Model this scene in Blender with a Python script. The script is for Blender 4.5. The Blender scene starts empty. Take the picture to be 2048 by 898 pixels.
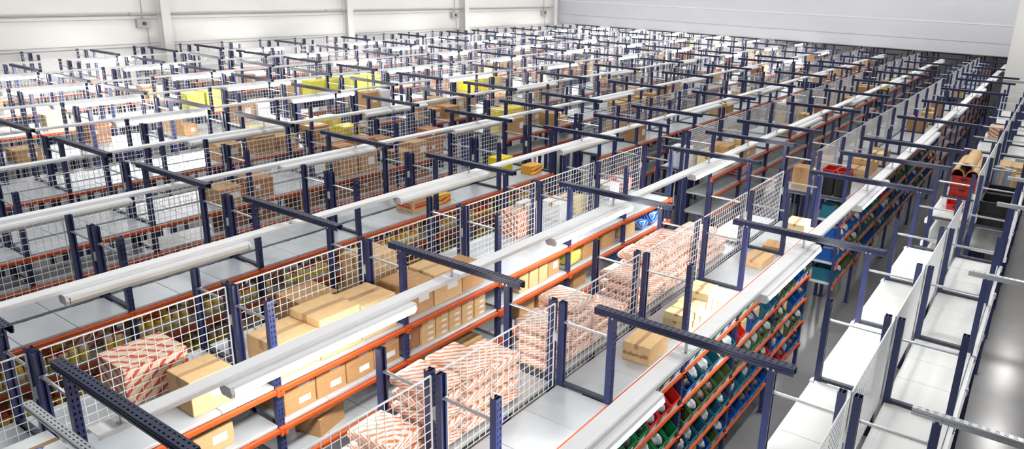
import bpy, bmesh, math, random
from mathutils import Matrix, Vector
random.seed(7)
R = random.Random(11)
C = bpy.context.scene.collection
S = 1.5
ZD = 2.43            # height of the top decks
PITCH = 2.4366       # rack row to rack row
DEP = 0.495          # depth of one half of a double rack
GAP = 0.104
ZT = 0.794           # uprights stand this far above the deck
LEV = 0.385          # shelf spacing

# ------------------------------------------------------------------ camera
CAMP = (1.7761245043893683, -3.1516209092386553, 2.2816297425286494)
CAMM = [[0.8292359574079629, 0.557748178503997, 0.03584266057608694], [0.1984291025895059, -0.23384958851560544, -0.951808941540583], [-0.5224879120010552, 0.7963864258803985, -0.30458995795367594]]
CF, CCX, CCY = (1460.8034394594786, 1140.7360443431392, 425.12738212862865)
cam = bpy.data.cameras.new('camera')
cam.sensor_width = 36.0
cam.lens = CF * 36.0 / 2048.0
cam.shift_x = (1024.0 - CCX) / 2048.0
cam.shift_y = (CCY - 449.0) / 2048.0
cam.clip_end = 300
co = bpy.data.objects.new('camera', cam)
C.objects.link(co)
cpos = Vector((CAMP[0] * S, CAMP[1] * S, CAMP[2] * S + ZD))
rt, dn, fw = [Vector(v) for v in CAMM]
m3 = Matrix((rt, -dn, -fw)).transposed()
co.matrix_world = Matrix.Translation(cpos) @ m3.to_4x4()
bpy.context.scene.camera = co


def pix(x, y, z):
    q = Vector((x, y, z)) - cpos
    d = q.dot(fw)
    if d < 0.3:
        return None
    return (CCX + CF * q.dot(rt) / d, CCY + CF * q.dot(dn) / d, d)


def seen(x0, x1, y0, y1, z0, z1, mg=130):
    pts = [pix(x, y, z) for x in (x0, x1) for y in (y0, y1) for z in (z0, z1)]
    pts = [p for p in pts if p]
    if not pts:
        return False
    us = [p[0] for p in pts]
    vs = [p[1] for p in pts]
    return max(us) > -mg and min(us) < 2048 + mg and max(vs) > -mg and min(vs) < 898 + mg


# ------------------------------------------------------------------ materials
def mat(name, col, rough=0.5, metal=0.0, var=0.08, scale=6.0, spec=0.5, bump=0.0):
    m = bpy.data.materials.new(name)
    m.use_nodes = True
    nt = m.node_tree
    b = nt.nodes['Principled BSDF']
    b.inputs['Roughness'].default_value = rough
    b.inputs['Metallic'].default_value = metal
    b.inputs['Specular IOR Level'].default_value = spec
    tc = nt.nodes.new('ShaderNodeTexCoord')
    nz = nt.nodes.new('ShaderNodeTexNoise')
    nz.inputs['Scale'].default_value = scale
    nz.inputs['Detail'].default_value = 4
    rp = nt.nodes.new('ShaderNodeMapRange')
    rp.inputs['From Min'].default_value = 0.3
    rp.inputs['From Max'].default_value = 0.7
    rp.inputs['To Min'].default_value = 1 - var
    rp.inputs['To Max'].default_value = 1 + var
    mx = nt.nodes.new('ShaderNodeVectorMath')
    mx.operation = 'SCALE'
    mx.inputs[0].default_value = col
    nt.links.new(tc.outputs['Object'], nz.inputs['Vector'])
    nt.links.new(nz.outputs['Fac'], rp.inputs['Value'])
    nt.links.new(rp.outputs['Result'], mx.inputs['Scale'])
    nt.links.new(mx.outputs['Vector'], b.inputs['Base Color'])
    if bump:
        bp = nt.nodes.new('ShaderNodeBump')
        bp.inputs['Strength'].default_value = bump
        bp.inputs['Distance'].default_value = 0.02
        nt.links.new(nz.outputs['Fac'], bp.inputs['Height'])
        nt.links.new(bp.outputs['Normal'], b.inputs['Normal'])
    return m


def emit(name, col, strength):
    m = bpy.data.materials.new(name)
    m.use_nodes = True
    nt = m.node_tree
    b = nt.nodes['Principled BSDF']
    b.inputs['Base Color'].default_value = (0.9, 0.9, 0.9, 1)
    b.inputs['Emission Color'].default_value = (*col, 1)
    b.inputs['Emission Strength'].default_value = strength
    return m


def stripes(name, base, stripe, scale, rough=0.35, rot=0.7, thr=0.5):
    """base colour crossed by printed diagonal bands"""
    m = mat(name, base, rough)
    nt = m.node_tree
    b = nt.nodes['Principled BSDF']
    tc = [n for n in nt.nodes if n.type == 'TEX_COORD'][0]
    mp = nt.nodes.new('ShaderNodeMapping')
    mp.inputs['Rotation'].default_value = (0.5, 0.35, rot)
    wv = nt.nodes.new('ShaderNodeTexWave')
    wv.inputs['Scale'].default_value = scale
    wv.inputs['Distortion'].default_value = 3.5
    wv.inputs['Detail'].default_value = 2
    wv.inputs['Detail Scale'].default_value = 1.6
    rp = nt.nodes.new('ShaderNodeValToRGB')
    rp.color_ramp.elements[0].position = thr
    rp.color_ramp.elements[0].color = (*base, 1)
    rp.color_ramp.elements[1].position = thr + 0.08
    rp.color_ramp.elements[1].color = (*stripe, 1)
    nt.links.new(tc.outputs['Object'], mp.inputs['Vector'])
    nt.links.new(mp.outputs['Vector'], wv.inputs['Vector'])
    nt.links.new(wv.outputs['Fac'], rp.inputs['Fac'])
    nt.links.new(rp.outputs['Color'], b.inputs['Base Color'])
    return m


M = {
    'navy': mat('navy_paint', (0.026, 0.036, 0.115), 0.35, 0.0, 0.15, 9),
    'tie': mat('dark_navy_paint', (0.018, 0.026, 0.075), 0.35, 0.0, 0.15, 9),
    'dark': mat('dark_channel', (0.045, 0.052, 0.075), 0.45, 0.2, 0.15, 9),
    'orange': mat('orange_paint', (0.60, 0.10, 0.022), 0.4, 0.0, 0.1, 5),
    'galv': mat('galvanised_deck', (0.52, 0.555, 0.59), 0.36, 0.3, 0.10, 2.2),
    'galvbar': mat('galvanised_bar', (0.62, 0.64, 0.66), 0.3, 0.7, 0.08, 6),
    'whitedeck': mat('white_deck', (0.66, 0.67, 0.665), 0.4, 0.0, 0.05, 2.0),
    'white': mat('white_enamel', (0.88, 0.89, 0.90), 0.4, 0.0, 0.03, 3),
    'wire': mat('white_wire', (0.80, 0.81, 0.82), 0.35, 0.0, 0.03, 5),
    'cream': mat('cream_bracket', (0.72, 0.74, 0.66), 0.5, 0.0, 0.05, 8),
    'wall': mat('wall_panel', (0.80, 0.79, 0.77), 0.6, 0.0, 0.02, 0.6),
    'curtain': mat('grey_wall_panel', (0.68, 0.70, 0.75), 0.6, 0.0, 0.02, 0.5),
    'seam': mat('wall_joint', (0.42, 0.42, 0.42), 0.6, 0.0, 0.05, 2),
    'floor': mat('polished_concrete', (0.175, 0.175, 0.18), 0.18, 0.0, 0.10, 0.9),
    'slab': mat('slab_concrete', (0.20, 0.20, 0.20), 0.8, 0.0, 0.1, 0.8),
    'kraft': mat('kraft_board', (0.50, 0.285, 0.125), 0.75, 0.0, 0.10, 7),
    'tan': mat('tan_board', (0.66, 0.44, 0.22), 0.75, 0.0, 0.08, 7),
    'brown': mat('brown_board', (0.42, 0.20, 0.10), 0.75, 0.0, 0.12, 7),
    'tape': mat('packing_tape', (0.42, 0.25, 0.11), 0.3, 0.0, 0.05, 7),
    'paper': mat('paper_label', (0.82, 0.84, 0.86), 0.6, 0.0, 0.03, 7),
    'ink': mat('black_print', (0.05, 0.04, 0.035), 0.6, 0.0, 0.0, 7),
    'redink': mat('red_print', (0.60, 0.05, 0.03), 0.5, 0.0, 0.05, 7),
    'blueink': mat('blue_print', (0.03, 0.12, 0.55), 0.5, 0.0, 0.05, 7),
    'yellow': mat('yellow_board', (0.88, 0.68, 0.01), 0.5, 0.0, 0.06, 5),
    'lemon': mat('lemon_board', (0.82, 0.80, 0.10), 0.5, 0.0, 0.06, 5),
    'cream_board': mat('cream_board', (0.80, 0.66, 0.36), 0.65, 0.0, 0.06, 6),
    'bluebin': mat('blue_plastic', (0.010, 0.075, 0.29), 0.3, 0.0, 0.1, 5),
    'greenbin': mat('green_plastic', (0.010, 0.16, 0.05), 0.3, 0.0, 0.1, 5),
    'redbin': mat('red_plastic', (0.50, 0.02, 0.016), 0.3, 0.0, 0.1, 5),
    'olivebin': mat('olive_plastic', (0.065, 0.11, 0.045), 0.35, 0.0, 0.1, 5),
    'tealbin': mat('teal_plastic', (0.014, 0.10, 0.16), 0.35, 0.0, 0.1, 5),
    'black': mat('black_plastic', (0.012, 0.012, 0.014), 0.4, 0.0, 0.1, 5),
    'bag': mat('clear_bag', (0.38, 0.42, 0.44), 0.12, 0.0, 0.3, 14, bump=0.6),
    'parts': mat('dark_hardware', (0.10, 0.08, 0.07), 0.4, 0.3, 0.5, 25, bump=0.5),
    'jar_y': mat('mustard_jar', (0.75, 0.50, 0.06), 0.25, 0.0, 0.15, 15),
    'jar_r': mat('paprika_jar', (0.50, 0.07, 0.03), 0.25, 0.0, 0.15, 15),
    'jar_g': mat('herb_jar', (0.28, 0.30, 0.08), 0.25, 0.0, 0.2, 15),
    'jar_c': mat('cream_jar', (0.75, 0.62, 0.36), 0.25, 0.0, 0.1, 15),
    'lid_r': mat('red_lid', (0.55, 0.03, 0.02), 0.3, 0.0, 0.05, 9),
    'lid_w': mat('white_lid', (0.80, 0.78, 0.70), 0.3, 0.0, 0.05, 9),
    'lid_y': mat('yellow_lid', (0.85, 0.62, 0.05), 0.3, 0.0, 0.05, 9),
    'bluepack': stripes('blue_film', (0.02, 0.17, 0.72), (0.55, 0.70, 0.85), 1.8, 0.2, 0.4, 0.72),
    'yellowpack': stripes('yellow_film', (0.88, 0.72, 0.02), (0.80, 0.80, 0.60), 1.6, 0.2, 0.9, 0.8),
    'orangepack': stripes('orange_striped_film', (0.86, 0.80, 0.74), (0.84, 0.25, 0.08), 2.6, 0.3, 0.7, 0.60),
    'redprintbox': stripes('red_printed_board', (0.76, 0.60, 0.42), (0.60, 0.08, 0.06), 1.9, 0.6, 1.1, 0.68),
    'yellowred': stripes('yellow_red_board', (0.85, 0.60, 0.05), (0.70, 0.10, 0.03), 1.6, 0.5, 0.3, 0.62),
    'pinkpack': stripes('pink_printed_film', (0.80, 0.74, 0.72), (0.75, 0.12, 0.16), 1.8, 0.4, 1.4, 0.55),
    'greypipe': mat('grey_pipe', (0.30, 0.36, 0.45), 0.35, 0.0, 0.08, 5),
    'lamp_on': emit('lit_diffuser', (1.0, 0.975, 0.93), 58.0),
    'lamp_off': mat('unlit_diffuser', (0.80, 0.79, 0.74), 0.35, 0.0, 0.02, 4),
}


# ------------------------------------------------------------------ mesh helpers
class MB:
    def __init__(self):
        self.v, self.f, self.mi = [], [], []

    def quad_prism(self, pts0, pts1, mi=0, caps=True):
        b = len(self.v)
        n = len(pts0)
        self.v += list(pts0) + list(pts1)
        for i in range(n):
            j = (i + 1) % n
            self.f.append((b + i, b + j, b + n + j, b + n + i))
            self.mi.append(mi)
        if caps:
            self.f.append(tuple(b + i for i in reversed(range(n))))
            self.f.append(tuple(b + n + i for i in range(n)))
            self.mi += [mi, mi]
        return self

    def box(self, x0, x1, y0, y1, z0, z1, mi=0):
        return self.quad_prism([(x0, y0, z0), (x1, y0, z0), (x1, y1, z0), (x0, y1, z0)],
                               [(x0, y0, z1), (x1, y0, z1), (x1, y1, z1), (x0, y1, z1)], mi)

    def cyl(self, p0, p1, r0, r1=None, n=12, mi=0, caps=True):
        r1 = r0 if r1 is None else r1
        a, b = Vector(p0), Vector(p1)
        d = (b - a).normalized()
        u = d.orthogonal().normalized()
        w = d.cross(u)
        ring = lambda c, r: [tuple(c + (u * math.cos(2 * math.pi * i / n) + w * math.sin(2 * math.pi * i / n)) * r) for i in range(n)]
        return self.quad_prism(ring(a, r0), ring(b, r1), mi, caps)

    def mesh(self, name, mats, smooth=False, bevel=0.0, seg=1):
        me = bpy.data.meshes.new(name)
        me.from_pydata(self.v, [], self.f)
        for m in (mats if isinstance(mats, (list, tuple)) else [mats]):
            me.materials.append(m)
        for p, i in zip(me.polygons, self.mi):
            p.material_index = i
        bm = bmesh.new()
        bm.from_mesh(me)
        if bevel:
            bmesh.ops.bevel(bm, geom=list(bm.edges), offset=bevel, segments=seg, affect='EDGES', profile=0.5)
        bmesh.ops.recalc_face_normals(bm, faces=list(bm.faces))
        bm.to_mesh(me)
        bm.free()
        if smooth:
            for p in me.polygons:
                p.use_smooth = True
        me.update()
        return me


def obj(name, me, loc=(0, 0, 0), parent=None, rot=(0, 0, 0), scale=None):
    o = bpy.data.objects.new(name, me)
    o.location = loc
    o.rotation_euler = rot
    if scale:
        o.scale = scale
    if parent is not None:
        o.parent = parent
    C.objects.link(o)
    return o


def tag(o, label, cat, group=None):
    o['label'] = label
    o['category'] = cat
    if group:
        o['group'] = group
    return o


def struct(o, label=None, cat=None):
    o['kind'] = 'structure'
    if label:
        o['label'] = label
        o['category'] = cat
    return o


def put(proto, loc, rz=0.0, scale=None, label=None, cat=None, group=None):
    """a copy of a prototype thing: (root mesh, name, [(part name, mesh, loc, part label)])"""
    me, name, parts = proto
    o = obj(name, me, loc, None, (0, 0, rz), scale)
    for pn, pm, pl, plab in parts:
        q = obj(pn, pm, pl, o)
        if plab:
            q['label'] = plab
    if label:
        tag(o, label, cat, group)
    return o


ORD = ['zeroth', 'first', 'second', 'third', 'fourth', 'fifth', 'sixth', 'seventh', 'eighth', 'ninth', 'tenth', 'eleventh', 'twelfth',
       'thirteenth', 'fourteenth', 'fifteenth', 'sixteenth', 'seventeenth', 'eighteenth', 'nineteenth', 'twentieth']


def rackname(r):
    return {-1: 'white rack', 0: 'bin rack', 1: 'carton rack', 2: 'jar rack'}.get(r, ORD[r + 2] + ' rack from right')


def aislename(r):
    return {-1: 'rightmost aisle', 0: 'bin aisle', 1: 'carton aisle', 2: 'jar aisle'}.get(r, ORD[r + 2] + ' aisle from right')


def rowx(r):
    return -r * PITCH


# ------------------------------------------------------------------ rack parts
def upright_mesh(near):
    H = ZD + ZT
    mb = MB()
    w, d = 0.030, 0.026
    # C profile, open to the rear; the face looks along +X
    if near:
        # face plate with two columns of slots above a plain lower part
        z0 = 1.2
        mb.box(d - 0.003, d, -w, w, 0, z0)
        xs = [(-w, -0.019), (-0.010, 0.010), (0.019, w)]
        for a, b in xs:
            mb.box(d - 0.003, d, a, b, z0, H)
        z = z0
        while z < H:
            for a, b in ((-0.019, -0.010), (0.010, 0.019)):
                mb.box(d - 0.003, d, a, b, z, min(z + 0.028, H))
            z += 0.05
    else:
        mb.box(d - 0.003, d, -w, w, 0, H)
    for s in (-1, 1):
        mb.box(-d, d - 0.003, s * w - 0.002 if s > 0 else -w, s * w if s > 0 else -w + 0.002, 0, H)
        y0, y1 = (w - 0.016, w) if s > 0 else (-w, -w + 0.016)
        mb.box(-d - 0.002, -d, y0, y1, 0, H)
    mb.box(-0.004, 0.0, -w + 0.002, w - 0.002, 0, H)
    # foot plate
    mb.box(-0.05, 0.05, -0.045, 0.045, 0, 0.006)
    return mb.mesh('upright', M['navy'])


UP_NEAR, UP_FAR = upright_mesh(True), upright_mesh(False)


def deck_mesh(L, m, nm):
    mb = MB()
    n = 3
    wd = (L - 0.06) / n
    for i in range(n):
        a = -L / 2 + 0.03 + i * wd
        mb.box(-DEP / 2 - 0.012, DEP / 2 + 0.012, a + 0.002, a + wd - 0.002, -0.030, 0.0)
    return mb.mesh(nm, m, bevel=0.003)


def beam_mesh(L, m, ends=True):
    mb = MB()
    mb.box(-0.012, 0.018, -L / 2 + 0.03, L / 2 - 0.03, -0.072, -0.031)
    mb.box(0.018, 0.024, -L / 2 + 0.03, L / 2 - 0.03, -0.052, -0.031)
    for s in ((-1, 1) if ends else ()):
        mb.box(-0.004, 0.032, s * L / 2 - 0.034, s * L / 2 + 0.034, -0.095, -0.018)
        for dz in (-0.075, -0.038):
            mb.cyl((0.032, s * L / 2, dz), (0.040, s * L / 2, dz), 0.010, n=8)
    return mb.mesh('front_beam', m)


def slim_beam_mesh(L, m, ends=True):
    mb = MB()
    mb.box(-0.014, 0.006, -L / 2 + 0.034, L / 2 - 0.034, -0.036, -0.003)
    mb.box(0.006, 0.010, -L / 2 + 0.034, L / 2 - 0.034, -0.012, -0.003)
    for s in ((-1, 1) if ends else ()):
        mb.box(-0.004, 0.020, s * L / 2 - 0.030, s * L / 2 + 0.030, -0.085, -0.018)
        mb.cyl((0.020, s * L / 2, -0.05), (0.028, s * L / 2, -0.05), 0.010, n=8)
    return mb.mesh('front_beam', m)


def wire_mesh(L, cell, wire, nm, H=0.80):
    mb = MB()
    a, b = -L / 2 + 0.045, L / 2 - 0.045
    n = int(round((b - a) / cell))
    for i in range(n + 1):
        y = a + (b - a) * i / n
        mb.box(0, wire, y - wire / 2, y + wire / 2, 0.0, H)
    k = int(round(H / cell))
    for i in range(k + 1):
        z = H * i / k
        mb.box(-wire, 0, a, b, z - wire / 2, z + wire / 2)
    # folded edge frame
    t = 0.005
    mb.box(-t, t, a - t, a + t, 0, H)
    mb.box(-t, t, b - t, b + t, 0, H)
    mb.box(-t, t, a, b, H - t, H + t)
    return mb.mesh(nm, M['wire'])


def bar_mesh():
    mb = MB()
    mb.cyl((-DEP + 0.03, 0, 0), (-0.03, 0, 0), 0.013, n=10)
    for x in (-DEP + 0.028, -0.028):
        mb.cyl((x - 0.004, -0.018, 0), (x - 0.004, 0.036, 0), 0.008, n=8)
    return mb.mesh('cross_bar', M['galvbar'], smooth=False)


def channel_mesh():
    mb = MB()
    mb.box(-DEP + 0.026, -0.026, -0.022, -0.018, 0.0, 0.030)
    mb.box(-DEP + 0.026, -0.026, 0.018, 0.022, 0.0, 0.030)
    mb.box(-DEP + 0.026, -0.026, -0.018, 0.018, 0.026, 0.030)
    return mb.mesh('deck_channel', M['dark'])


def spacer_mesh():
    mb = MB()
    mb.box(-GAP + 0.028, -0.028, -0.016, 0.016, -0.04, 0.04)
    mb.box(-GAP + 0.026, -GAP + 0.030, -0.030, 0.030, -0.05, 0.05)
    mb.box(-0.030, -0.026, -0.030, 0.030, -0.05, 0.05)
    return mb.mesh('spacer_bracket', M['cream'])


def connector_mesh(slim):
    mb = MB()
    if slim:
        mb.box(-0.004, 0.020, -0.030, 0.030, -0.080, -0.010)
        mb.cyl((0.020, 0, -0.045), (0.028, 0, -0.045), 0.010, n=8)
    else:
        mb.box(-0.004, 0.032, -0.034, 0.034, -0.095, -0.018)
        for dz in (-0.075, -0.038):
            mb.cyl((0.032, 0, dz), (0.040, 0, dz), 0.010, n=8)
    return mb.mesh('beam_connector', M['orange'])


CONN, CONN_SLIM = connector_mesh(False), connector_mesh(True)
BAR, CHAN, SPACER = bar_mesh(), channel_mesh(), spacer_mesh()
BLOCKS = [
    ('near block', [1.5 * k + 0.03 for k in range(-3, 5)], {-3, -1, 1, 3, 5, 7}),
    ('middle block', [7.75 + 1.55 * i for i in range(10)], {0, 1, 3, 5, 7, 9}),
    ('far block', [23.5 + 1.55 * i for i in range(8)], {0, 2, 4, 6}),
]
LENS = [1.5, 1.55, 1.55]
G = {}
for L in (1.5, 1.55):
    G[L] = dict(deck=deck_mesh(L, M['galv'], 'shelf_deck'), wdeck=deck_mesh(L, M['whitedeck'], 'shelf_deck'),
                beam=beam_mesh(L, M['orange']), wbeam=beam_mesh(L, M['white']), sbeam=slim_beam_mesh(L, M['orange']), nbeam=beam_mesh(L, M['orange'], False), nsbeam=slim_beam_mesh(L, M['orange'], False),
                wire=wire_mesh(L, 0.072, 0.0046, 'mesh_panel'), fine=wire_mesh(L, 0.045, 0.0045, 'mesh_panel'))

RACKDESC = {
    -1: 'white empty double shelving rack beside the open floor',
    0: 'navy shelving rack full of colourful picking bins',
    1: 'navy rack with orange beams and brown cartons along its front',
    2: 'navy rack with shelves of small jars behind wire mesh',
}
BAYS = {}     # (r, block index) -> list of (bay index, y centre)
for r in range(-1, 10):
    for bi, (bn, ys, ties) in enumerate(BLOCKS):
        if r == -1 and bi == 2:
            continue
        L = LENS[bi]
        X = rowx(r)
        xl = X - 2 * DEP - GAP
        bays = [i for i in range(len(ys) - 1) if seen(xl, X, ys[i], ys[i + 1], ZD - 0.6, ZD + ZT, 200)]
        if not bays:
            continue
        BAYS[(r, bi)] = [(i, 0.5 * (ys[i] + ys[i + 1])) for i in bays]
        frames = sorted(set(bays) | {i + 1 for i in bays})
        y0 = ys[frames[0]]
        root = bpy.data.objects.new('shelving_rack', None)
        root.location = (X, y0, 0)
        C.objects.link(root)
        base = RACKDESC.get(r, 'navy double shelving rack, %s' % (ORD[r + 2] + ' from the right'))
        tag(root, '%s, %s' % (base, bn), 'rack', 'double shelving racks of the hall')
        near = (bi == 0 and r <= 3)
        xs = [0.0, -DEP, -DEP - GAP, -2 * DEP - GAP]
        for fi in frames:
            yy = ys[fi] - y0
            for j, x in enumerate(xs):
                o = obj('upright', UP_NEAR if near else UP_FAR, (x, yy, 0), root, (0, 0, 0 if j in (0, 2) else math.pi))
            for x in (0.0, -DEP - GAP):
                obj('cross_bar', BAR, (x, yy, ZD + 0.61), root)
                obj('deck_channel', CHAN, (x, yy, ZD + 0.001), root)
            if r <= 5 and bi < 2:
                obj('spacer_bracket', SPACER, (-DEP, yy, ZD + 0.45), root)
        if r == -1:
            levels_r, levels_l = (0, 1), (0, 1, 2)
        elif r == 0:
            levels_r, levels_l = ((0, 1, 2, 3, 4, 5) if bi == 0 else (0, 1, 2, 3, 4)), (0,)
        elif r in (1, 2):
            levels_r, levels_l = ((0, 1, 2, 3) if bi == 0 else (0, 1, 2)), (0,)
        else:
            levels_r, levels_l = (0, 1), (0,)
        g = G[L]
        dk, bm_ = (g['wdeck'], g['wbeam']) if r == -1 else (g['deck'], g['beam'])
        for i in bays:
            yc = 0.5 * (ys[i] + ys[i + 1]) - y0
            for lv in levels_r:
                z = ZD - LEV * lv
                obj('shelf_deck', dk, (-DEP / 2, yc, z), root)
                if bi == 0 and r in (0, 1, 2):
                    fb = obj('front_beam', g['nsbeam'] if r == 0 else g['nbeam'], (0.028, yc, z), root)
                    for s_ in (-1, 1):
                        obj('beam_connector', CONN_SLIM if r == 0 else CONN, (0, s_ * L / 2, 0), fb)
                else:
                    obj('front_beam', g['sbeam'] if r == 0 else bm_, (0.028, yc, z), root)
            for lv in levels_l:
                z = ZD - LEV * lv
                obj('shelf_deck', dk, (-1.5 * DEP - GAP, yc, z), root)
                if lv == 0 or r == -1:
                    obj('front_beam', bm_, (-2 * DEP - GAP - 0.028, yc, z), root, (0, 0, math.pi))
            obj('mesh_panel', g['fine'] if (r == -1 or (r < 2 and bi == 1)) else g['wire'], ((-2 * DEP - GAP - 0.05) if r == 2 and bi == 0 else (-DEP - GAP / 2), yc, ZD - 0.02), root)

# ------------------------------------------------------------------ cross beams over the aisles
def tie_mesh(L, near, m, nm='cross_beam', slim=1.0):
    """slotted C profile along X, slots upward"""
    mb = MB()
    w, h = 0.0375 * slim, 0.062 * (slim if slim == 1 else 0.8)
    x0, x1 = -0.16, L
    if near:
        for a, b in ((-w, -0.024 * slim), (-0.012 * slim, 0.012 * slim), (0.024 * slim, w)):
            mb.box(x0, x1, a, b, h - 0.004, h)
        x = x0
        while x < x1 - 0.01:
            for a, b in ((-0.024 * slim, -0.012 * slim), (0.012 * slim, 0.024 * slim)):
                mb.box(x, min(x + 0.026, x1), a, b, h - 0.004, h)
            x += 0.05
    else:
        mb.box(x0, x1, -w, w, h - 0.004, h)
    for s in (-1, 1):
        a, b = (w - 0.003, w) if s > 0 else (-w, -w + 0.003)
        mb.box(x0, x1, a, b, 0.0, h - 0.004)
        a, b = (w, w + 0.005) if s > 0 else (-w - 0.005, -w)
        mb.box(x0, x1, a, b, 0.018, 0.026)
        mb.box(x0, x1, a, b, 0.040, 0.046)
        a, b = (w - 0.022, w - 0.003) if s > 0 else (-w + 0.003, -w + 0.022)
        mb.box(x0, x1, a, b, 0.0, 0.003)
    return mb.mesh(nm, m)


AISLE = PITCH - 2 * DEP - GAP
TIE_NEAR, TIE_FAR = tie_mesh(AISLE + 0.16, True, M['tie']), tie_mesh(AISLE + 0.16, False, M['tie'])
TIE_GALV = tie_mesh(AISLE + 0.16, True, M['galvbar'], 'cross_beam', 0.62)
bolt = MB()
for sx in (0.0, AISLE):
    for dx in (-0.02, 0.02):
        bolt.cyl((sx + dx, -0.0425, 0.012), (sx + dx, -0.052, 0.012), 0.009, n=8)
BOLT = bolt.mesh('bolt_pair', M['galvbar'])
for r in range(-1, 10):
    for bi, (bn, ys, ties) in enumerate(BLOCKS):
        if (r, bi) not in BAYS and (r - 1, bi) not in BAYS:
            continue
        n = 0
        tl = sorted(ties, reverse=(bi == 0)) if bi else [7, 5, 3, 1]
        for i in tl:
            y = ys[i]
            if not seen(rowx(r) - 0.2, rowx(r) + AISLE + 0.2, y, y, ZD + ZT, ZD + ZT + 0.1, 150):
                continue
            n += 1
            near = bi == 0 and r <= 3
            galv = r == -1
            col = 'galvanised' if galv else 'navy'
            o = obj('cross_beam', TIE_GALV if galv else (TIE_NEAR if near else TIE_FAR), (rowx(r), y, ZD + ZT + 0.001))
            tag(o, '%s slotted cross beam over %s, %s from the %s passage, %s' % (col, aislename(r), ORD[n], ('near' if bi < 2 else 'far'), bn),
                'beam', 'cross beams tying the racks over the aisles')
            if near:
                obj('bolt_pair', BOLT, (0, 0, 0), o)

# ------------------------------------------------------------------ light rails and lamps
TRZ = ZD + 0.685
LAMPY = [-4.55, -0.95, 1.65, 4.12, 7.5, 10.62, 13.65, 16.7, 19.8, 22.6]
lm = MB()
# tapered white housing with a round end cap, diffuser below
prof = [(-0.060, 0.0), (0.060, 0.0), (0.075, -0.018), (-0.075, -0.018)]
lm.quad_prism([(x, -0.86, z) for x, z in prof], [(x, 0.86, z) for x, z in prof])
LAMP_BODY = lm.mesh('light_fitting', M['white'])
lm = MB()
prof = [(-0.074, -0.0185), (0.074, -0.0185), (0.080, -0.050), (0.058, -0.088), (-0.058, -0.088), (-0.080, -0.050)]
lm.quad_prism([(x, -0.85, z) for x, z in prof], [(x, 0.85, z) for x, z in prof])
DIFF_ON, DIFF_OFF = lm.mesh('diffuser', M['lamp_on']), lm.mesh('diffuser', M['lamp_off'])
ec = MB()
prof = [(-0.062, 0.0), (0.062, 0.0), (0.084, -0.05), (0.060, -0.092), (-0.060, -0.092), (-0.084, -0.05)]
ec.quad_prism([(x, 0.0, z) for x, z in prof], [(x * 0.9, 0.025, z * 0.94 - 0.002) for x, z in prof])
ENDCAP = ec.mesh('end_cap', M['white'])


def lit(r, y):
    if r <= 1:
        return y < 5
    if r in (2,):
        return False
    if r in (3, 4):
        return y > 15
    return True


for r in range(0, 10):
    xc = rowx(r) + AISLE / 2 - 0.01
    y0, y1 = (-2.08 * S if r == 1 else -4.5), (36.2 if r >= 4 else 20.9 * S)
    while y0 < y1 and not seen(xc - 0.1, xc + 0.1, y0, y0 + 1.0, TRZ, TRZ + 0.05, 60):
        y0 += 0.5
    mb = MB()
    mb.box(-0.100, 0.040, y0, y1, 0.0, 0.004)
    for s in (-1, 1):
        a, b = (0.036, 0.040) if s > 0 else (-0.100, -0.096)
        mb.box(a, b, y0, y1, -0.030, 0.0)
    mb.box(0.026, 0.031, y0, y1, 0.004, 0.008)
    o = obj('light_rail', mb.mesh('light_rail', M['white']), (xc, 0, TRZ))
    tag(o, 'long white light rail hanging along the %s' % aislename(r), 'light rail', 'white light rails along the aisles')
    # hangers up to the cross beams, parts of the rail
    for bi, (bn, ys, ties) in enumerate(BLOCKS):
        for i in sorted(ties):
            if i >= 0 and y0 < ys[i] < y1 and ys[i] < y1:
                h = MB()
                h.box(-0.012, 0.012, -0.003, 0.003, 0.010, ZT - 0.685 + 0.0005)
                h.box(-0.03, 0.03, -0.012, 0.012, 0.004, 0.010)
                obj('hanger', h.mesh('hanger', M['galvbar']), (0, ys[i], 0), o)
    n = 0
    for yu in LAMPY:
        y = yu * S
        if not (y0 - 0.1 < y - 0.8 and y + 0.8 < y1):
            continue
        if not seen(xc - 0.1, xc + 0.1, y - 0.8, y + 0.8, TRZ - 0.1, TRZ, 150):
            continue
        n += 1
        on = lit(r, yu)
        L = obj('hanging_lamp', LAMP_BODY, (xc + 0.045, y, TRZ - 0.031))
        obj('diffuser', DIFF_ON if on else DIFF_OFF, (0, 0, 0), L)
        obj('end_cap', ENDCAP, (0, 0.8605, 0), L)
        obj('end_cap', ENDCAP, (0, -0.8605, 0), L, (0, 0, math.pi))
        tag(L, '%s light fitting in the %s, %s from near end' % ('glowing white' if on else 'unlit white', aislename(r), ORD[n]), 'lamp',
            'light fittings along the aisles')

# galvanised strut that carries the near end of the rail in the carton aisle
o = obj('cross_strut', TIE_GALV, (rowx(1), -2.12 * S, TRZ - 0.10))
tag(o, 'galvanised slotted strut under the cut end of the carton aisle rail', 'beam')

# ------------------------------------------------------------------ the hall
def slab(name, x0, x1, y0, y1, z0, z1, m, label=None, cat=None):
    mb = MB()
    mb.box(x0, x1, y0, y1, z0, z1)
    o = obj(name, mb.mesh(name, m))
    return struct(o, label, cat)


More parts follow.
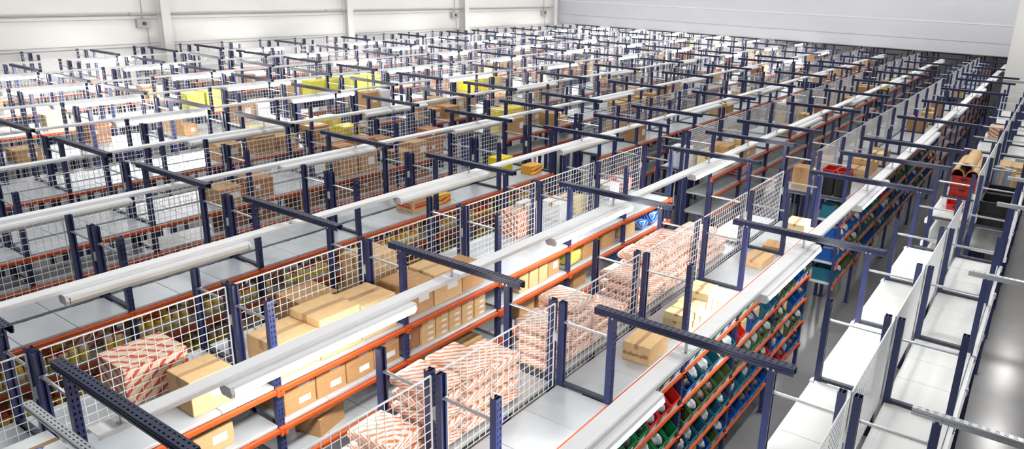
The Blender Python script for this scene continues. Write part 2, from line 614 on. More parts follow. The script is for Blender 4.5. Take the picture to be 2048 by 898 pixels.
WX = -15.45 * S
CY = 32.3
CZ = ZD + 0.585 * S
slab('floor', -26, 9, -9, 47, -0.12, 0.0, M['floor'], 'polished grey concrete floor of the warehouse', 'floor')
slab('wall_left', WX - 0.25, WX, -9, 47, 0.0, 11.0, M['wall'], 'white panelled long wall behind the racks', 'wall')
slab('wall_back', WX, 0.98, CY, CY + 0.2, CZ, 11.0, M['curtain'], 'pale grey wall hanging above the far racks', 'wall')
slab('wall_right', 0.98, 6.0, 24.6, CY + 0.2, 0.0, 11.0, M['wall'], 'off-white wall corner beside the bin aisle', 'wall')
slab('wall_far', WX, 9, 39.5, 39.7, 0.0, CZ + 0.1, M['wall'], 'white wall far behind the last racks', 'wall')
slab('ceiling', WX, 9, CY + 0.2, 46.2, CZ + 0.1, CZ + 0.3, M['slab'], 'unseen low concrete ceiling added to darken the space beyond the hanging wall', 'ceiling')  # out of view, added to keep light out behind the hanging wall
n = 0
for z, h in ((ZD + 1.18 * S, 0.07), (ZD + 0.49 * S, 0.035), (ZD + 0.56 * S, 0.02), (ZD + 1.09 * S, 0.015), (ZD + 2.1 * S, 0.03)):
    n += 1
    slab('trim_%d' % n, WX, WX + 0.015, -9, CY, z - h / 2, z + h / 2, M['seam'], 'horizontal panel joint along the white wall', 'trim')
for z, h in ((ZD + 1.46 * S, 0.04), (ZD + 0.60 * S, 0.03), (ZD + 0.95 * S, 0.012)):
    n += 1
    slab('trim_%d' % n, WX + 0.3, 0.98, CY - 0.012, CY, z - h / 2, z + h / 2, M['white'] if h > 0.035 else M['seam'],
         'horizontal panel joint across the grey hanging wall', 'trim')
n += 1
slab('trim_%d' % n, 0.975, 6.0, 24.585, 24.6, 3.05, 3.10, M['seam'], 'horizontal panel joint on the off-white wall corner', 'trim')
# steel columns of the long wall: flanges and web
for n, y in enumerate((0.9, 5.9, 11.1, 16.0, 21.2)):
    yy = y * S
    mb = MB()
    mb.box(WX + 0.015, WX + 0.035, yy - 0.15, yy + 0.15, 0, 11)
    mb.box(WX + 0.305, WX + 0.335, yy - 0.15, yy + 0.15, 0, 11)
    mb.box(WX + 0.035, WX + 0.305, yy - 0.015, yy + 0.015, 0, 11)
    o = obj('column_%d' % (n + 1), mb.mesh('column', M['wall']))
    struct(o, 'white steel column against the long panelled wall', 'column')
for n, (x, y) in enumerate(((-1.3, 38.0), (0.4, 38.4), (-9.5, 36.5))):
    mb = MB()
    mb.box(x - 0.2, x + 0.2, y - 0.2, y + 0.2, 0, CZ + 0.1)
    mb.box(x - 0.26, x + 0.26, y - 0.26, y + 0.26, 0, 0.05)
    o = obj('column_%d' % (n + 6), mb.mesh('column', M['wall']))
    struct(o, 'white square column under the low ceiling', 'column')
# conduit along the long wall, with clamps; junction boxes near the columns
mb = MB()
mb.cyl((WX + 0.10, -8.5, ZD + 1.20 * S), (WX + 0.10, CY - 0.3, ZD + 1.20 * S), 0.028, n=10)
pipe = obj('wall_pipe', mb.mesh('wall_pipe', M['seam']))
tag(pipe, 'thin grey pipe running along the white wall', 'pipe')
for y in (5.2, 10.4, 15.4, 20.5):
    h = MB()
    h.box(-0.06, 0.0, -0.02, 0.02, -0.05, 0.05)
    h.cyl((0, -0.03, 0), (0, 0.03, 0), 0.045, n=10)
    obj('pipe_clamp', h.mesh('pipe_clamp', M['seam']), (WX + 0.10, y * S, ZD + 1.20 * S), pipe)
for n, y in enumerate((5.45, 15.55, 20.6)):
    mb = MB()
    mb.box(0, 0.16, -0.22, 0.22, -0.14, 0.14)
    mb.cyl((0.08, 0, 0.14), (0.08, 0, 0.75), 0.018, n=8)
    mb.cyl((0.08, 0.12, -0.75), (0.08, 0.12, -0.14), 0.018, n=8)
    b = obj('mounted_valve_box', mb.mesh('valve_box', M['seam'], bevel=0.01), (WX + 0.016, y * S, ZD + 1.0 * S))
    h = MB()
    h.cyl((0.16, 0, 0), (0.20, 0, 0), 0.06, n=12)
    obj('hand_wheel', h.mesh('hand_wheel', M['dark']), (0, 0, 0), b)
    tag(b, 'small grey valve box on white wall, %s from the near end' % ORD[n + 1], 'valve box', 'valve boxes on the long wall')

# ------------------------------------------------------------------ things on the shelves
def carton_proto(m, tape=True, label=None, band=None, name='carton'):
    mb = MB()
    mb.box(-0.5, 0.5, -0.5, 0.5, 0, 1)
    body = mb.mesh('carton', m, bevel=0.012)
    parts = []
    if tape:
        t = MB()
        t.box(-0.075, 0.075, -0.503, 0.503, 1.0, 1.004)
        for s in (-1, 1):
            a, b = (0.4995, 0.503) if s > 0 else (-0.503, -0.4995)
            t.box(-0.075, 0.075, a, b, 0.72, 1.004)
        parts.append(('packing_tape', t.mesh('packing_tape', M['tape']), (0, 0, 0), 'shiny brown tape'))
    if label:
        t = MB()
        for a, b, c, d in label:
            t.box(0.499, 0.505, a, b, c, d)
        parts.append(('shipping_label', t.mesh('shipping_label', M['paper']), (0, 0, 0), 'white paper label'))
    if band:
        t = MB()
        t.box(0.499, 0.5045, -0.38, 0.38, 0.28, 0.42)
        t.box(0.499, 0.5045, -0.38, 0.38, 0.48, 0.56)
        t.box(-0.38, 0.38, -0.5045, -0.499, 0.28, 0.42)
        t.box(-0.38, 0.38, -0.5045, -0.499, 0.48, 0.56)
        parts.append(('printed_band', t.mesh('printed_band', M[band]), (0, 0, 0), 'red printed bands'))
    return (body, name, parts)


LB = [(-0.05, 0.32, 0.35, 0.72)]
PROTO = {
    'brown labelled': carton_proto(M['kraft'], True, LB),
    'tan labelled': carton_proto(M['tan'], True, LB),
    'plain brown': carton_proto(M['kraft'], True),
    'plain tan': carton_proto(M['tan'], True),
    'dark brown': carton_proto(M['brown'], True, [(-0.3, -0.1, 0.5, 0.7)]),
    'yellow': carton_proto(M['yellow'], False, [(-0.2, 0.2, 0.55, 0.8)], name='yellow_box'),
    'lemon yellow': carton_proto(M['lemon'], False, name='yellow_box'),
    'cream': carton_proto(M['cream_board'], True, name='slim_box'),
    'white': carton_proto(M['paper'], True),
    'red banded brown': carton_proto(M['tan'], True, None, 'redink'),
    'red printed': carton_proto(M['redprintbox'], False, name='printed_box'),
    'yellow and red': carton_proto(M['yellowred'], False, name='printed_box'),
}
SHELF = {0: 'top deck', 1: 'second shelf', 2: 'third shelf', 3: 'fourth shelf', 4: 'fifth shelf', 5: 'sixth shelf'}
COUNT = {}
SEEN_LABELS = {}


def bay_ord(bi, i):
    return ORD[7 - i] if bi == 0 else ORD[i + 1]


def where(r, bi, i, lv):
    return '%s, %s bay of %s, %s' % (SHELF[lv], bay_ord(bi, i), BLOCKS[bi][0], rackname(r))


def bay_of(bi, y):
    ys = BLOCKS[bi][1]
    for i in range(len(ys) - 1):
        if ys[i] <= y <= ys[i + 1]:
            return i
    return 0 if y < ys[0] else len(ys) - 2


OCC = {}


def carton(kind, r, x, y, size, lv=0, rz=0.0, z=None, bi=0, note='', solid=True):
    i = bay_of(bi, y)
    zz = (ZD - LEV * lv) if z is None else z
    sx = (abs(size[0] * math.cos(rz)) + abs(size[1] * math.sin(rz))) / 2
    sy = (abs(size[1] * math.cos(rz)) + abs(size[0] * math.sin(rz))) / 2
    ys = BLOCKS[bi][1]
    y = min(max(y, ys[i] + 0.04 + sy), ys[i + 1] - 0.04 - sy)
    if x > -DEP - GAP / 2:
        half = 'R'
        x = min(max(x, -DEP + 0.012 + sx), -0.006 - sx)
    else:
        half = 'L'
        x = min(max(x, -2 * DEP - GAP + 0.006 + sx), -DEP - GAP - 0.012 - sx)
    if not seen(rowx(r) + x - 0.2, rowx(r) + x + 0.2, y - 0.2, y + 0.2, zz, zz + 0.3, 20):
        return None
    zz += 0.001
    b = (x - sx, x + sx, y - sy, y + sy, zz, zz + size[2] * 1.005)
    lst = OCC.setdefault((r, bi, i, half), [])
    for q in lst:
        if all(b[2 * k] < q[2 * k + 1] and q[2 * k] < b[2 * k + 1] for k in range(3)):
            return None
    lst.append(b)
    key = (kind, r, bi, i, lv)
    COUNT[key] = COUNT.get(key, 0) + 1
    nth = COUNT[key]
    noun = {'carton': 'carton', 'yellow_box': 'box', 'slim_box': 'slim box', 'printed_box': 'box'}[PROTO[kind][1]]
    if note:
        lab = '%s %s %s, %s' % (kind, noun, note, where(r, bi, i, lv))
    elif nth > 1:
        lab = '%s %s %s, %s' % (ORD[min(nth, 20)], kind, noun, where(r, bi, i, lv))
    else:
        lab = '%s %s, %s' % (kind, noun, where(r, bi, i, lv))
    return put(PROTO[kind], (rowx(r) + x, y, zz), rz, size, lab, noun.split()[-1], 'boxes and cartons on the racks')


U = S
# --- bin rack: cartons on the right half of the top deck
k = carton('plain tan', 0, -0.155, 0.66 * U, (0.285, 0.44, 0.185), rz=0.05, note='with black lettering')
def lettering(body, size, m):
    cu = bpy.data.curves.new('lettering_curve', 'FONT')
    cu.body = body
    cu.size = size
    cu.align_x = 'CENTER'
    cu.align_y = 'CENTER'
    cu.extrude = 0.0008
    tmp = bpy.data.objects.new('lettering_curve', cu)
    C.objects.link(tmp)
    me = bpy.data.meshes.new_from_object(tmp)
    bpy.data.objects.remove(tmp)
    me.materials.clear()
    me.materials.append(m)
    return me


to = obj('lettering', lettering('duthemal\u00ae', 0.058, M['ink']), (-0.02, -0.503, 0.42), k, (math.pi / 2, 0, 0), (1 / 0.285, 1 / 0.185, 1 / 0.44))
to['label'] = 'black printed lettering'
for j in range(6):
    for h in range(3 if j in (3, 4) else 2):
        carton('cream', 0, -0.165 + 0.01 * ((j * 7 + h) % 3), 1.70 + 0.158 * j, (0.27, 0.150, 0.085), z=ZD + 0.0885 * h)
carton('plain tan', 0, -0.16, 2.70 * U, (0.28, 0.44, 0.085), rz=-0.04)
carton('plain brown', 0, -0.17, 3.02 * U + 0.06, (0.24, 0.30, 0.06), rz=0.06)
carton('cream', 0, -0.16, 5.72, (0.29, 0.40, 0.14), rz=0.05)

for j in range(3):
    for h in range(2 if j != 1 else 3):
        carton('plain tan', 0, -0.22, 9.58 + 0.40 * j, (0.34, 0.36, 0.105), z=ZD + 0.108 * h, bi=1)
# --- carton rack (row 1)
for y, s, kd in ((-1.98, (0.34, 0.36, 0.31), 'tan labelled'), (-1.62, (0.32, 0.30, 0.27), 'plain tan'),
                 (-1.22, (0.42, 0.44, 0.33), 'tan labelled'), (-0.74, (0.44, 0.46, 0.40), 'plain tan'), (-0.27, (0.43, 0.44, 0.36), 'tan labelled'),
                 (0.30, (0.40, 0.40, 0.34), 'brown labelled'), (0.73, (0.42, 0.42, 0.36), 'tan labelled'), (1.16, (0.36, 0.36, 0.26), 'plain brown')):
    carton(kd, 1, -0.245, y, s, rz=R.uniform(-0.03, 0.03))
for j in range(4):
    for h in range(2):
        carton('brown labelled', 1, -0.24, -1.22 + 0.345 * j, (0.40, 0.33, 0.165), 1, z=ZD - LEV + 0.169 * h)
for j in range(2):
    carton('tan labelled', 1, -0.24, -2.45 + 0.42 * j, (0.36, 0.34, 0.20), 1)
carton('dark brown', 1, -0.25, 0.17, (0.38, 0.22, 0.26), 1)
for j in range(5):
    for h in range(4):
        carton('tan labelled', 1, -0.22, 0.40 + 0.21 * j, (0.38, 0.195, 0.068), 1, z=ZD - LEV + 0.070 * h)
for j, hh in enumerate((0.27, 0.28, 0.26)):
    carton('plain tan', 1, -0.23, 2.10 + 0.21 * j, (0.38, 0.19, hh), 1)
carton('brown labelled', 1, -0.25, 2.80, (0.36, 0.26, 0.25), 1)
carton('plain brown', 1, -0.25, 3.72, (0.38, 0.40, 0.24), 1)
carton('plain brown', 1, -0.25, 4.22, (0.38, 0.36, 0.22), 1)
carton('plain tan', 1, -0.22, 4.85, (0.34, 0.30, 0.20), 1)
carton('plain brown', 1, -0.20, -0.92, (0.30, 0.36, 0.19), 2, rz=0.25, note='set askew')
carton('plain tan', 1, -0.22, 1.10, (0.34, 0.42, 0.09), 2)
carton('brown labelled', 1, -0.24, 0.22, (0.36, 0.26, 0.22), 2)
for y in (2.2, 2.62, 3.45):
    carton('plain brown', 1, -0.24, y, (0.36, 0.32, 0.24), 2)
carton('brown labelled', 1, -0.24, 5.2, (0.36, 0.36, 0.22), 2)
carton('red printed', 1, -0.83, -1.42 * U, (0.44, 0.52, 0.34))
carton('plain tan', 1, -0.84, 0.22 * U, (0.40, 0.44, 0.50))
carton('brown labelled', 1, -0.84, -0.50, (0.40, 0.44, 0.30))
carton('white', 1, -0.80, 2.12 * U, (0.30, 0.26, 0.40))
carton('white', 1, -0.82, 2.62 * U, (0.34, 0.34, 0.26))
carton('cream', 1, -0.82, 2.90 * U, (0.34, 0.30, 0.24))
carton('red printed', 1, -0.82, 1.93 * U, (0.30, 0.22, 0.36))
carton('white', 1, -0.82, 3.55 * U, (0.36, 0.30, 0.24))
# --- jar rack (row 2)
carton('red banded brown', 2, -0.27, 1.86 * U, (0.36, 0.32, 0.24))
carton('yellow and red', 2, -0.22, 2.20 * U, (0.24, 0.32, 0.15))
carton('yellow and red', 2, -0.22, 3.83 * U, (0.24, 0.34, 0.16))
carton('yellow', 2, -0.80, 3.70 * U, (0.30, 0.36, 0.25))
# --- row 3 and row 4: long runs of brown cartons
for y, h in ((1.25, 0.25), (1.68, 0.30), (2.10, 0.22), (3.45, 0.30), (3.90, 0.36), (4.32, 0.30), (4.75, 0.22), (5.2, 0.33), (5.62, 0.28)):
    carton(R.choice(['brown labelled', 'brown labelled', 'dark brown', 'plain brown']), 3, -0.24, y, (0.40, 0.39, h), rz=R.uniform(-0.04, 0.04))
for y, z1 in ((3.45, 0.30), (3.90, 0.36), (4.32, 0.30), (5.62, 0.28)):
    carton('dark brown', 3, -0.25, y + 0.02, (0.36, 0.34, 0.22), z=ZD + z1 + 0.006)
for y in (1.3, 1.75, 2.6, 3.1, 3.9, 4.4, 5.2):
    carton('dark brown', 3, -0.25, y, (0.40, 0.38, R.uniform(0.18, 0.28)), 1)
for y, kd, h in ((3.0, 'brown labelled', 0.3), (3.5, 'plain brown', 0.35), (4.0, 'brown labelled', 0.28), (4.6, 'brown labelled', 0.36), (5.1, 'dark brown', 0.3), (5.6, 'yellow', 0.24)):
    carton(kd, 4, -0.24, y, (0.40, 0.42, h))
for y, kd in ((5.25, 'yellow'), (5.65, 'yellow'), (4.5, 'cream'), (3.9, 'yellow')):
    carton(kd, 4, -0.84, y, (0.34, 0.32, 0.36))
for y in (8.50, 9.02):
    carton('yellow', 3, -0.84, y, (0.42, 0.44, 0.46), bi=1)
for y in (5.0, 5.5, 5.9):
    carton('lemon yellow', 6, -0.24, y - 0.05, (0.40, 0.44, 0.46))
for y in (8.3, 8.8, 9.3, 9.85, 10.35):
    carton('lemon yellow', 6, -0.24, y + 0.2, (0.40, 0.46, 0.44), bi=1)
for y in (12.3, 12.9, 13.4):
    carton('yellow', 5, -0.24, y, (0.36, 0.36, 0.36), bi=1)
OCC[(0, 1, 0, 'R')] = [(-1, 0, 7.8, 8.5, 0, 9)]
# --- the remaining decks: cartons scattered bay by bay
NRAND = 0
KINDS = ['plain brown', 'brown labelled', 'plain tan', 'tan labelled', 'dark brown', 'white', 'cream', 'yellow']
WTS = [5, 5, 4, 3, 4, 1.2, 1.2, 0.8]
for (r, bi) in sorted(BAYS):
    if r == -1:
        continue
    for i, yc in BAYS[(r, bi)]:
        if bi == 0 and r <= 4:
            continue
        L = LENS[bi]
        for half, x0 in (('R', -0.245), ('L', -0.85)):
            if half == 'L' and (r > 7 or bi == 2):
                continue
            if R.random() < (0.45 if half == 'R' else 0.66) or (r, bi, i, half) in OCC:
                continue
            nn = R.choice([1, 1, 2, 2, 3])
            if bi == 2:
                nn = min(nn, 2)
            yy = yc - 0.62 + R.uniform(0, 0.25)
            for q in range(nn):
                w = R.uniform(0.28, 0.46)
                yy += w / 2
                if yy + w / 2 > yc + 0.68:
                    break
                kd = R.choices(KINDS, WTS)[0]
                if NRAND < 150:
                    if carton(kd, r, x0 + R.uniform(-0.03, 0.03), yy, (R.uniform(0.30, 0.42), w - 0.02, R.uniform(0.16, 0.44)), rz=R.uniform(-0.03, 0.03), bi=bi):
                        NRAND += 1
                yy += w / 2 + R.uniform(0.0, 0.2)

# --- film packs with orange stripes, piled on the left half of the bin rack
def pack_mesh(m, nm):
    bm = bmesh.new()
    bmesh.ops.create_cube(bm, size=1.0)
    bmesh.ops.subdivide_edges(bm, edges=list(bm.edges), cuts=5, use_grid_fill=True)
    for v in bm.verts:
        x, y, z = v.co
        e = max(abs(x), abs(y)) * 2
        v.co.z = z * (1 - 0.35 * max(0, e - 0.5) ** 1.5) + 0.02 * math.sin(9 * x + 5 * y)
        v.co.x = x * (1 - 0.10 * (abs(z) * 2) ** 3)
        v.co.y = y * (1 - 0.10 * (abs(z) * 2) ** 3)
        v.co.z += 0.5
    lo = min(v.co.z for v in bm.verts)
    hi = max(v.co.z for v in bm.verts)
    for v in bm.verts:
        v.co.z = (v.co.z - lo) / (hi - lo)
    me = bpy.data.meshes.new(nm)
    bm.to_mesh(me)
    bm.free()
    me.materials.append(m)
    for p in me.polygons:
        p.use_smooth = True
    return me


PACKS = [pack_mesh(M['orangepack'], 'film_pack'), pack_mesh(M['pinkpack'], 'film_pack'), pack_mesh(M['bluepack'], 'film_pack'), pack_mesh(M['yellowpack'], 'film_pack')]
for bay, y0, heights in ((5, -2.95, (0, 2, 2, 3)), (4, -1.45, (5, 5, 4, 0)), (3, 0.05, (4, 5, 3, 2)), (2, 1.55, (4, 5, 5, 5)), (1, 3.05, (4, 4, 2, 0))):
    for c, hh in enumerate(heights):
        for h in range(hh):
            y = y0 + 0.19 + 0.36 * c
            x = -DEP - GAP - 0.245 + R.uniform(-0.012, 0.012)
            o = obj('film_pack', PACKS[0], (x, y, ZD + 0.003 + 0.116 * h), None, (0, 0, R.uniform(-0.04, 0.04) + (math.pi if R.random() < 0.5 else 0)),
                    (0.42, 0.325, 0.108))
            tag(o, 'orange striped film pack, %s layer of %s pile, %s bay from passage, bin rack' % (ORD[h + 1], ORD[c + 1], ORD[bay]), 'pack', 'striped film packs piled on the bin rack')
for nm, mi, r, x, y, z, s, lab in (
        ('film_pack', 3, 1, -0.20, 3.28, ZD - LEV, (0.34, 0.30, 0.20), 'bright yellow film pack on second shelf of the carton rack'),
        ('film_pack', 2, 1, -0.18, 5.30, ZD - LEV, (0.30, 0.26, 0.13), 'blue film pack lying on second shelf of the carton rack'),
        ('film_pack', 2, 1, -0.17, 5.62, ZD - LEV, (0.30, 0.28, 0.20), 'taller blue film pack beside passage end of carton rack'),
        ('film_pack', 2, 1, -0.20, 4.75, ZD - 2 * LEV, (0.34, 0.32, 0.16), 'blue film pack on third shelf of the carton rack')):
    o = obj(nm, PACKS[mi], (rowx(r) + x, y, z + 0.001), None, (0, 0, 0.1), s)
    tag(o, lab, 'pack')
o = obj('film_pack', PACKS[1], (rowx(1) - 0.82, 5.80, ZD + 0.001), None, (0, 0, 0.05), (0.34, 0.26, 0.26))
tag(o, 'pink printed film pack behind the wire mesh of the carton rack', 'pack')
for y in (6.4, 6.62):
    o = obj('film_pack', PACKS[1], (rowx(1) - 0.25, y * S + 0.1, ZD - LEV + 0.001), None, (0, 0, 0.05), (0.40, 0.30, 0.24))
    tag(o, '%s pink printed film pack on second shelf past the passage' % ('first' if y < 6.5 else 'second'), 'pack')

# --- picking bins on the bin rack
def bin_mesh(m):
    bm = MB()
    w, d, h, t = 0.104, 0.38, 0.235, 0.006
    # side walls drop toward the open front (front faces +X, origin at front bottom)
    for s in (-1, 1):
        y0, y1 = (w - t, w) if s > 0 else (-w, -w + t)
        bm.quad_prism([(0, y0, 0), (-d, y0, 0), (-d, y0, h), (-0.08, y0, h), (0.04, y0, 0.125)],
                      [(0, y1, 0), (-d, y1, 0), (-d, y1, h), (-0.08, y1, h), (0.04, y1, 0.125)])
        a, b = (w, w + 0.008) if s > 0 else (-w - 0.008, -w)
        bm.box(-d, -0.08, a, b, h - 0.014, h)
    bm.box(-d, 0, -w, w, 0, t)
    bm.box(-d, -d + t, -w, w, 0, h)
    bm.quad_prism([(0, -w, 0), (0.04, -w, 0.125), (0.034, -w, 0.125), (-0.006, -w, 0)], [(0, w, 0), (0.04, w, 0.125), (0.034, w, 0.125), (-0.006, w, 0)])
    bm.box(0.034, 0.048, -w, w, 0.120, 0.128)
    return bm.mesh('picking_bin', m)


def lump_mesh(m, nm, seed):
    rr = random.Random(seed)
    bm = bmesh.new()
    bmesh.ops.create_icosphere(bm, subdivisions=3, radius=1.0)
    for v in bm.verts:
        n = 1 + 0.16 * math.sin(5 * v.co.x + seed) + 0.14 * math.sin(7 * v.co.y + 2 * seed) + rr.uniform(-0.06, 0.06)
        v.co = Vector((v.co.x * 0.135 * n, v.co.y * 0.092, v.co.z * 0.10 * n))
        v.co.z = max(v.co.z, -0.06)
    me = bpy.data.meshes.new(nm)
    bm.to_mesh(me)
    bm.free()
    me.materials.append(m)
    for p in me.polygons:
        p.use_smooth = True
    return me


BINS = {c: bin_mesh(M[c + 'bin']) for c in ('blue', 'green', 'red', 'olive', 'teal')}
LABELM = MB().quad_prism([(0.013, -0.055, 0.03), (0.0165, -0.055, 0.03), (0.0325, -0.055, 0.08), (0.029, -0.055, 0.08)], [(0.013, 0.055, 0.03), (0.0165, 0.055, 0.03), (0.0325, 0.055, 0.08), (0.029, 0.055, 0.08)]).mesh('bin_label', M['paper'])
FILL = [lump_mesh(M['bag'], 'bagged_contents', 1), lump_mesh(M['parts'], 'small_parts', 2), lump_mesh(M['bag'], 'bagged_contents', 4)]
BCOL = ['blue', 'green', 'teal', 'olive', 'red']
BW = {1: [6, 2, 4, 2, 0.2], 2: [3, 5, 3, 4, 0.9], 3: [3, 3, 3, 5, 0.8], 4: [5, 2, 3, 3, 0.9], 5: [6, 1, 3, 2, 0.4]}
NB = 0
for bi in (0, 1):
    for i, yc in BAYS[(0, bi)]:
        L = LENS[bi]
        for lv in (1, 2, 3, 4, 5):
            if bi == 1 and (lv == 5 or i > 6):
                continue
            cnt = 6 if bi == 0 else 5
            run = R.choices(BCOL, BW[lv])[0]
            for q in range(cnt):
                if q % 3 == 0 or R.random() < 0.35:
                    run = R.choices(BCOL, BW[lv])[0]
                y = yc - L / 2 + 0.06 + (L - 0.12) * (q + 0.5) / cnt
                z = ZD - LEV * lv + 0.001
                if NB >= 296 or not seen(-0.3, 0, y, y, z, z + 0.2, 20):
                    continue
                if R.random() < 0.06:
                    carton('plain tan', 0, -0.20, y, (0.34, 0.17, 0.21), lv, bi=bi)
                    continue
                NB += 1
                o = obj('picking_bin', BINS[run], (0.008, y, z), None, (0, 0, R.uniform(-0.005, 0.005)))
                tag(o, '%s picking bin, %s, %s bay of %s, %s along' % (run if run != 'teal' else 'dark teal', SHELF[lv], bay_ord(bi, i), BLOCKS[bi][0], ORD[q + 1]),
                    'bin', 'picking bins on the bin rack')
                obj('bin_label', LABELM, (0, 0, 0), o)['label'] = 'white paper label'
                if R.random() < 0.7:
                    f = R.choice([FILL[0], FILL[1], FILL[1], FILL[2]])
                    obj(f.name.split('.')[0], f, (-0.13, 0, 0.150), o, (0, 0, R.choice([0, math.pi])))

# --- jars on the jar rack
def jar_meshes():
    out = {}
    for c in ('y', 'r', 'g', 'c'):
        mb = MB()
        mb.cyl((0, 0, 0), (0, 0, 0.125), 0.043, n=14)
        mb.cyl((0, 0, 0.125), (0, 0, 0.145), 0.043, 0.034, n=14)
        out[c] = mb.mesh('jar', M['jar_' + c])
    return out


JARS = jar_meshes()
LIDS = {c: MB().cyl((0, 0, 0.145), (0, 0, 0.18), 0.038, n=14).mesh('lid', M['lid_' + c]) for c in 'rwy'}
JL = {}
for c in ('y', 'r', 'g', 'c'):
    JL[c] = MB().cyl((0, 0, 0.03), (0, 0, 0.095), 0.0438, n=14, caps=False).mesh('jar_label', M['lid_y' if c != 'y' else 'lid_w'])
JN = {'y': 'mustard', 'r': 'dark red', 'g': 'olive green', 'c': 'cream'}
NJ = 0
for lv in (1, 2):
    for i, yc in BAYS[(2, 0)]:
        y = yc - 0.66
        q = 0
        run = 'y'
        while y < yc + 0.66 and NJ < 300:
            if R.random() < 0.3:
                run = R.choice('yyrgcc')
            if R.random() < 0.10:
                y += R.uniform(0.08, 0.2)
                if y > yc + 0.65:
                    break
            z = ZD - LEV * lv + 0.001
            x = rowx(2) - 0.055 - R.choice([0.0, 0.0, 0.012])
            if seen(x, x, y, y, z, z + 0.1, 10):
                q += 1
                NJ += 1
                lid = R.choice('rrwy')
                o = obj('jar', JARS[run], (x, y, z))
                tag(o, '%s jar with %s lid, %s, %s bay from passage, %s along' % (JN[run], {'r': 'red', 'w': 'white', 'y': 'yellow'}[lid], SHELF[lv], bay_ord(0, i), ORD[min(q, 20)]),
                    'jar', 'jars on the front of the jar rack')
                obj('lid', LIDS[lid], (0, 0, 0), o)
                obj('jar_label', JL[run], (0, 0, 0), o)
            y += 0.094
for lv in (1, 2):
    for i, yc in BAYS[(2, 0)]:
        for d in (-0.5, 0.0, 0.5):
            if R.random() < 0.75:
                carton(R.choice(['red printed', 'dark brown', 'yellow and red']), 2, -0.36, yc + d * 0.92, (0.22, 0.36, R.uniform(0.14, 0.27)), lv)

# --- white rack: cardboard, red crates and pipes further along
def arch_sheet(m, nm, n, r0, length, th=0.012):
    mb = MB()
    seg = 14
    for j in range(n):
        cx = (j - (n - 1) / 2) * r0 * 1.5
        p = []
        for s in range(seg + 1):
            a = math.pi * s / seg
            p.append((cx + math.cos(a) * r0, math.sin(a) * r0 * 1.1))
        for s in range(seg, -1, -1):
            a = math.pi * s / seg
            p.append((cx + math.cos(a) * (r0 - th), math.sin(a) * (r0 * 1.1 - th)))
        f0 = [(x, -length / 2, z) for x, z in p]
        f1 = [(x, length / 2, z) for x, z in p]
        b = len(mb.v)
        N = len(p)
        mb.v += f0 + f1
        for a in range(N):
            c = (a + 1) % N
            mb.f.append((b + a, b + c, b + N + c, b + N + a))
            mb.mi.append(0)
        for a in range(seg):
            q = (b + a, b + a + 1, b + N - 2 - a, b + N - 1 - a)
            mb.f.append(q)
            mb.f.append(tuple(x + N for x in reversed(q)))
            mb.mi += [0, 0]
    return mb.mesh(nm, m, smooth=False)


XW = rowx(-1)
XWL = XW - DEP * 1.5 - GAP
ARCH = arch_sheet(M['tan'], 'cardboard_sheet', 1, 0.11, 1.44)
for j, (dx, dz, dy, rz) in enumerate(((-0.12, 0.392, 0.0, 0.0), (0.115, 0.392, 0.0, 0.0), (0.0, 0.516, 0.0, 0.0))):
    o = obj('cardboard_sheet', ARCH, (XWL + dx, 10.075 + dy, ZD + dz + 0.001), None, (0, 0, rz))
    tag(o, ['arched brown cardboard sheet on red crates beside the bin aisle', 'arched brown cardboard sheet beside the wire mesh of white rack',
            'arched brown cardboard sheet lying on top of the other two'][j], 'cardboard', 'arched cardboard sheets on the white rack')


def crate_proto(m, nm):
    mb = MB()
    w, d, h, t = 0.20, 0.30, 0.19, 0.008
    mb.box(-w, w, -d, d, 0, t)
    for s in (-1, 1):
        a, b = (w - t, w) if s > 0 else (-w, -w + t)
        mb.box(a, b, -d, d, 0, h)
        a, b = (d - t, d) if s > 0 else (-d, -d + t)
        mb.box(-w, w, a, b, 0, h)
        a, b = (w, w + 0.015) if s > 0 else (-w - 0.015, -w)
        mb.box(a, b, -d, d, h - 0.022, h)
        a, b = (d, d + 0.015) if s > 0 else (-d - 0.015, -d)
        mb.box(-w, w, a, b, h - 0.022, h)
        for q in (-0.12, 0, 0.12):
            mb.box(q - 0.006, q + 0.006, s * (d + 0.006) - 0.006, s * (d + 0.006) + 0.006, 0, h)
    body = mb.mesh(nm, m)
    g = MB()
    for s in (-1, 1):
        g.box(-0.05, 0.05, s * (d + 0.016) - 0.003, s * (d + 0.016) + 0.003, h - 0.075, h - 0.04)
    return (body, nm, [('hand_grip', g.mesh('hand_grip', M['black']), (0, 0, 0), 'black grip slot')])


RC, BC = crate_proto(M['redbin'], 'stacking_crate'), crate_proto(M['black'], 'stacking_crate')
for j in range(2):
    for yy in range(2):
        put(RC, (XWL, 9.69 + 0.70 * yy, ZD + 0.001 + 0.195 * j), 0, None,
            'red stacking crate under cardboard on white rack, %s layer, %s from near end' % (ORD[j + 1], ORD[yy + 1]), 'crate', 'red crates on the white rack')
put(RC, (XWL - 0.0, 8.55, ZD + 0.001), 0.1, (0.6, 0.55, 0.6), 'small red crate alone at near edge of white rack bay', 'crate')
XWR = XW - DEP / 2
for j in range(2):
    put(BC, (XWR - 0.0, 8.16 + 0.68 * j, ZD + 0.001), 0, None, 'black stacking crate beside open floor, %s from near end' % ORD[j + 1], 'crate', 'black crates on the white rack')
    put(BC, (XWR - 0.0, 8.16 + 0.68 * j, ZD + 0.193), 0, None, 'black stacking crate on another crate, %s from near end' % ORD[j + 1], 'crate', 'black crates on the white rack')
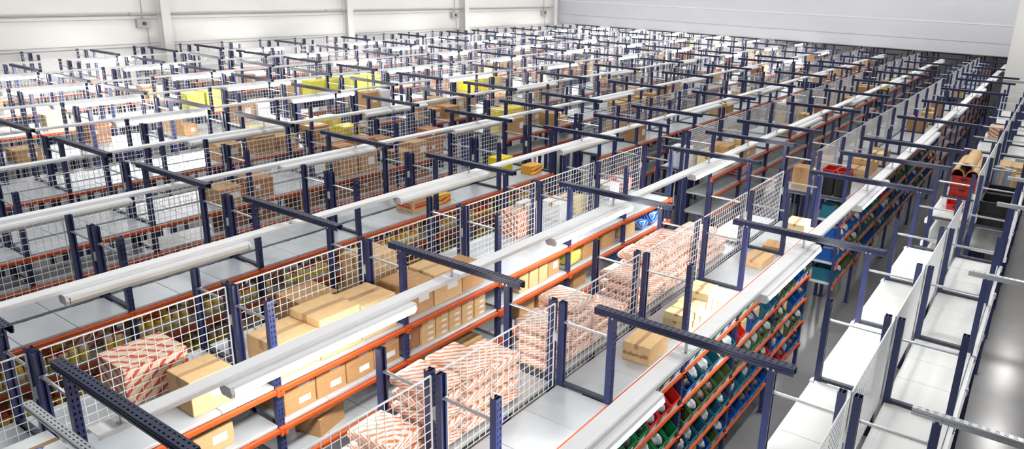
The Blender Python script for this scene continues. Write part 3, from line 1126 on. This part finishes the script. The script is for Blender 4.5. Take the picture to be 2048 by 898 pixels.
for j, (dx, dy, h, rr) in enumerate(((-0.13, 9.45, 0.62, 0.055), (0.02, 9.55, 0.58, 0.055), (-0.10, 9.8, 0.55, 0.05), (0.08, 9.9, 0.5, 0.045))):
    mb = MB()
    mb.cyl((0, 0, 0), (0, 0, h), rr, n=18)
    mb.cyl((0, 0, h), (0, 0, h + 0.02), rr * 1.12, n=18)
    o = obj('cardboard_tube' if j > 1 else 'pipe_length', mb.mesh('tube', M['greypipe'] if j < 2 else M['tan']), (XWR + dx, dy, ZD + 0.001))
    tag(o, ['grey blue pipe standing on white rack next to wire mesh', 'second grey blue pipe standing nearer the open floor', 'brown tube standing behind the grey blue pipes',
            'short brown tube behind the pipes, near the open floor'][j], 'tube')


def carton_w(kind, x, y, size, lab, z=ZD):
    return put(PROTO[kind], (x, y, z + 0.001), 0.03, size, lab, 'carton', 'boxes and cartons on the racks')


carton_w('plain brown', XWR, 10.42, (0.40, 0.5, 0.30), 'plain brown carton behind the pipes on white rack')
carton_w('plain tan', XWR, 11.4, (0.42, 0.6, 0.34), 'pinkish tan carton farther along white rack beside open floor')
carton_w('dark brown', XWR + 0.13, 9.56, (0.10, 0.28, 0.16), 'small dark brown carton behind black crates')
carton_w('red printed', XWL, 16.25, (0.40, 0.5, 0.30), 'red printed carton far along white rack')
# machine parts at the passage end of the bin rack
for j, (x, y) in enumerate(((-0.36, 8.12), (-0.13, 8.12))):
    put(BC, (x, y, ZD + 0.001), 0, (0.5, 0.6, 1.9), 'tall black crate at passage end of bin rack, %s' % ['inner one', 'outer one'][j], 'crate')
    put(RC, (x, y, ZD + 0.001 + 0.361 + 0.001), 0, (0.5, 0.6, 0.5), 'shallow red crate on tall black crate, %s' % ['inner one', 'outer one'][j], 'crate')

# white carton with blue lettering on the near end of the carton rack
w = put(PROTO['white'], (rowx(1) - 0.25, -3.22, ZD + 0.001), 0.0, (0.34, 0.40, 0.22), 'white carton with blue lettering at the near end of carton rack', 'carton')
t2 = obj('lettering', lettering('rm', 0.12, M['blueink']), (0.22, 0.12, 1.006), w, (0, 0, -0.6), (1 / 0.34, 1 / 0.40, 1))
t2['label'] = 'blue printed lettering'

# ------------------------------------------------------------------ light
sc = bpy.context.scene
wd = bpy.data.worlds.new('world')
sc.world = wd
wd.use_nodes = True
bg = wd.node_tree.nodes['Background']
bg.inputs['Color'].default_value = (0.93, 0.96, 1.0, 1)
bg.inputs['Strength'].default_value = 0.20


def area(x, y, z, sx, sy, e, col=(1, 0.98, 0.95), shape='RECTANGLE'):
    l = bpy.data.lights.new('high_bay_or_fill_lamp', 'AREA')
    l.shape = shape
    l.size = sx
    if shape == 'RECTANGLE':
        l.size_y = sy
    l.energy = e
    l.color = col
    o = bpy.data.objects.new('high_bay_or_fill_lamp', l)
    o.location = (x, y, z)
    C.objects.link(o)


for x in (-20, -15, -10, -5, 0):
    for y in (-2, 6, 14, 22, 29):
        area(x, y, 10.5, 1.2, 1.2, 138, shape='DISK')
for x, y in ((2.86, 30.4), (3.02, 23.08), (3.07, 18.0), (3.3, 9.0), (3.3, 2.0)):
    area(x, y, 6.8, 0.5, 0.5, 90, shape='DISK')

for x in (-21.5, -18.5, -15.5):  # fill lights added under the low ceiling to brighten the far wall
    area(x, 35.6, CZ + 0.05, 0.8, 0.5, 95)
    area(x, 37.8, CZ + 0.05, 0.8, 0.5, 95)

sc.view_settings.view_transform = 'Standard'
sc.view_settings.look = 'None'
sc.view_settings.exposure = 0.0
sc.view_settings.gamma = 1.0
sc.view_settings.use_curve_mapping = False
cy = sc.cycles
cy.use_denoising = True
cy.max_bounces = 6
cy.diffuse_bounces = 3
cy.glossy_bounces = 3
cy.transparent_max_bounces = 4
cy.sample_clamp_indirect = 4.0
cy.use_light_tree = True
cy.caustics_reflective = False
cy.caustics_refractive = False
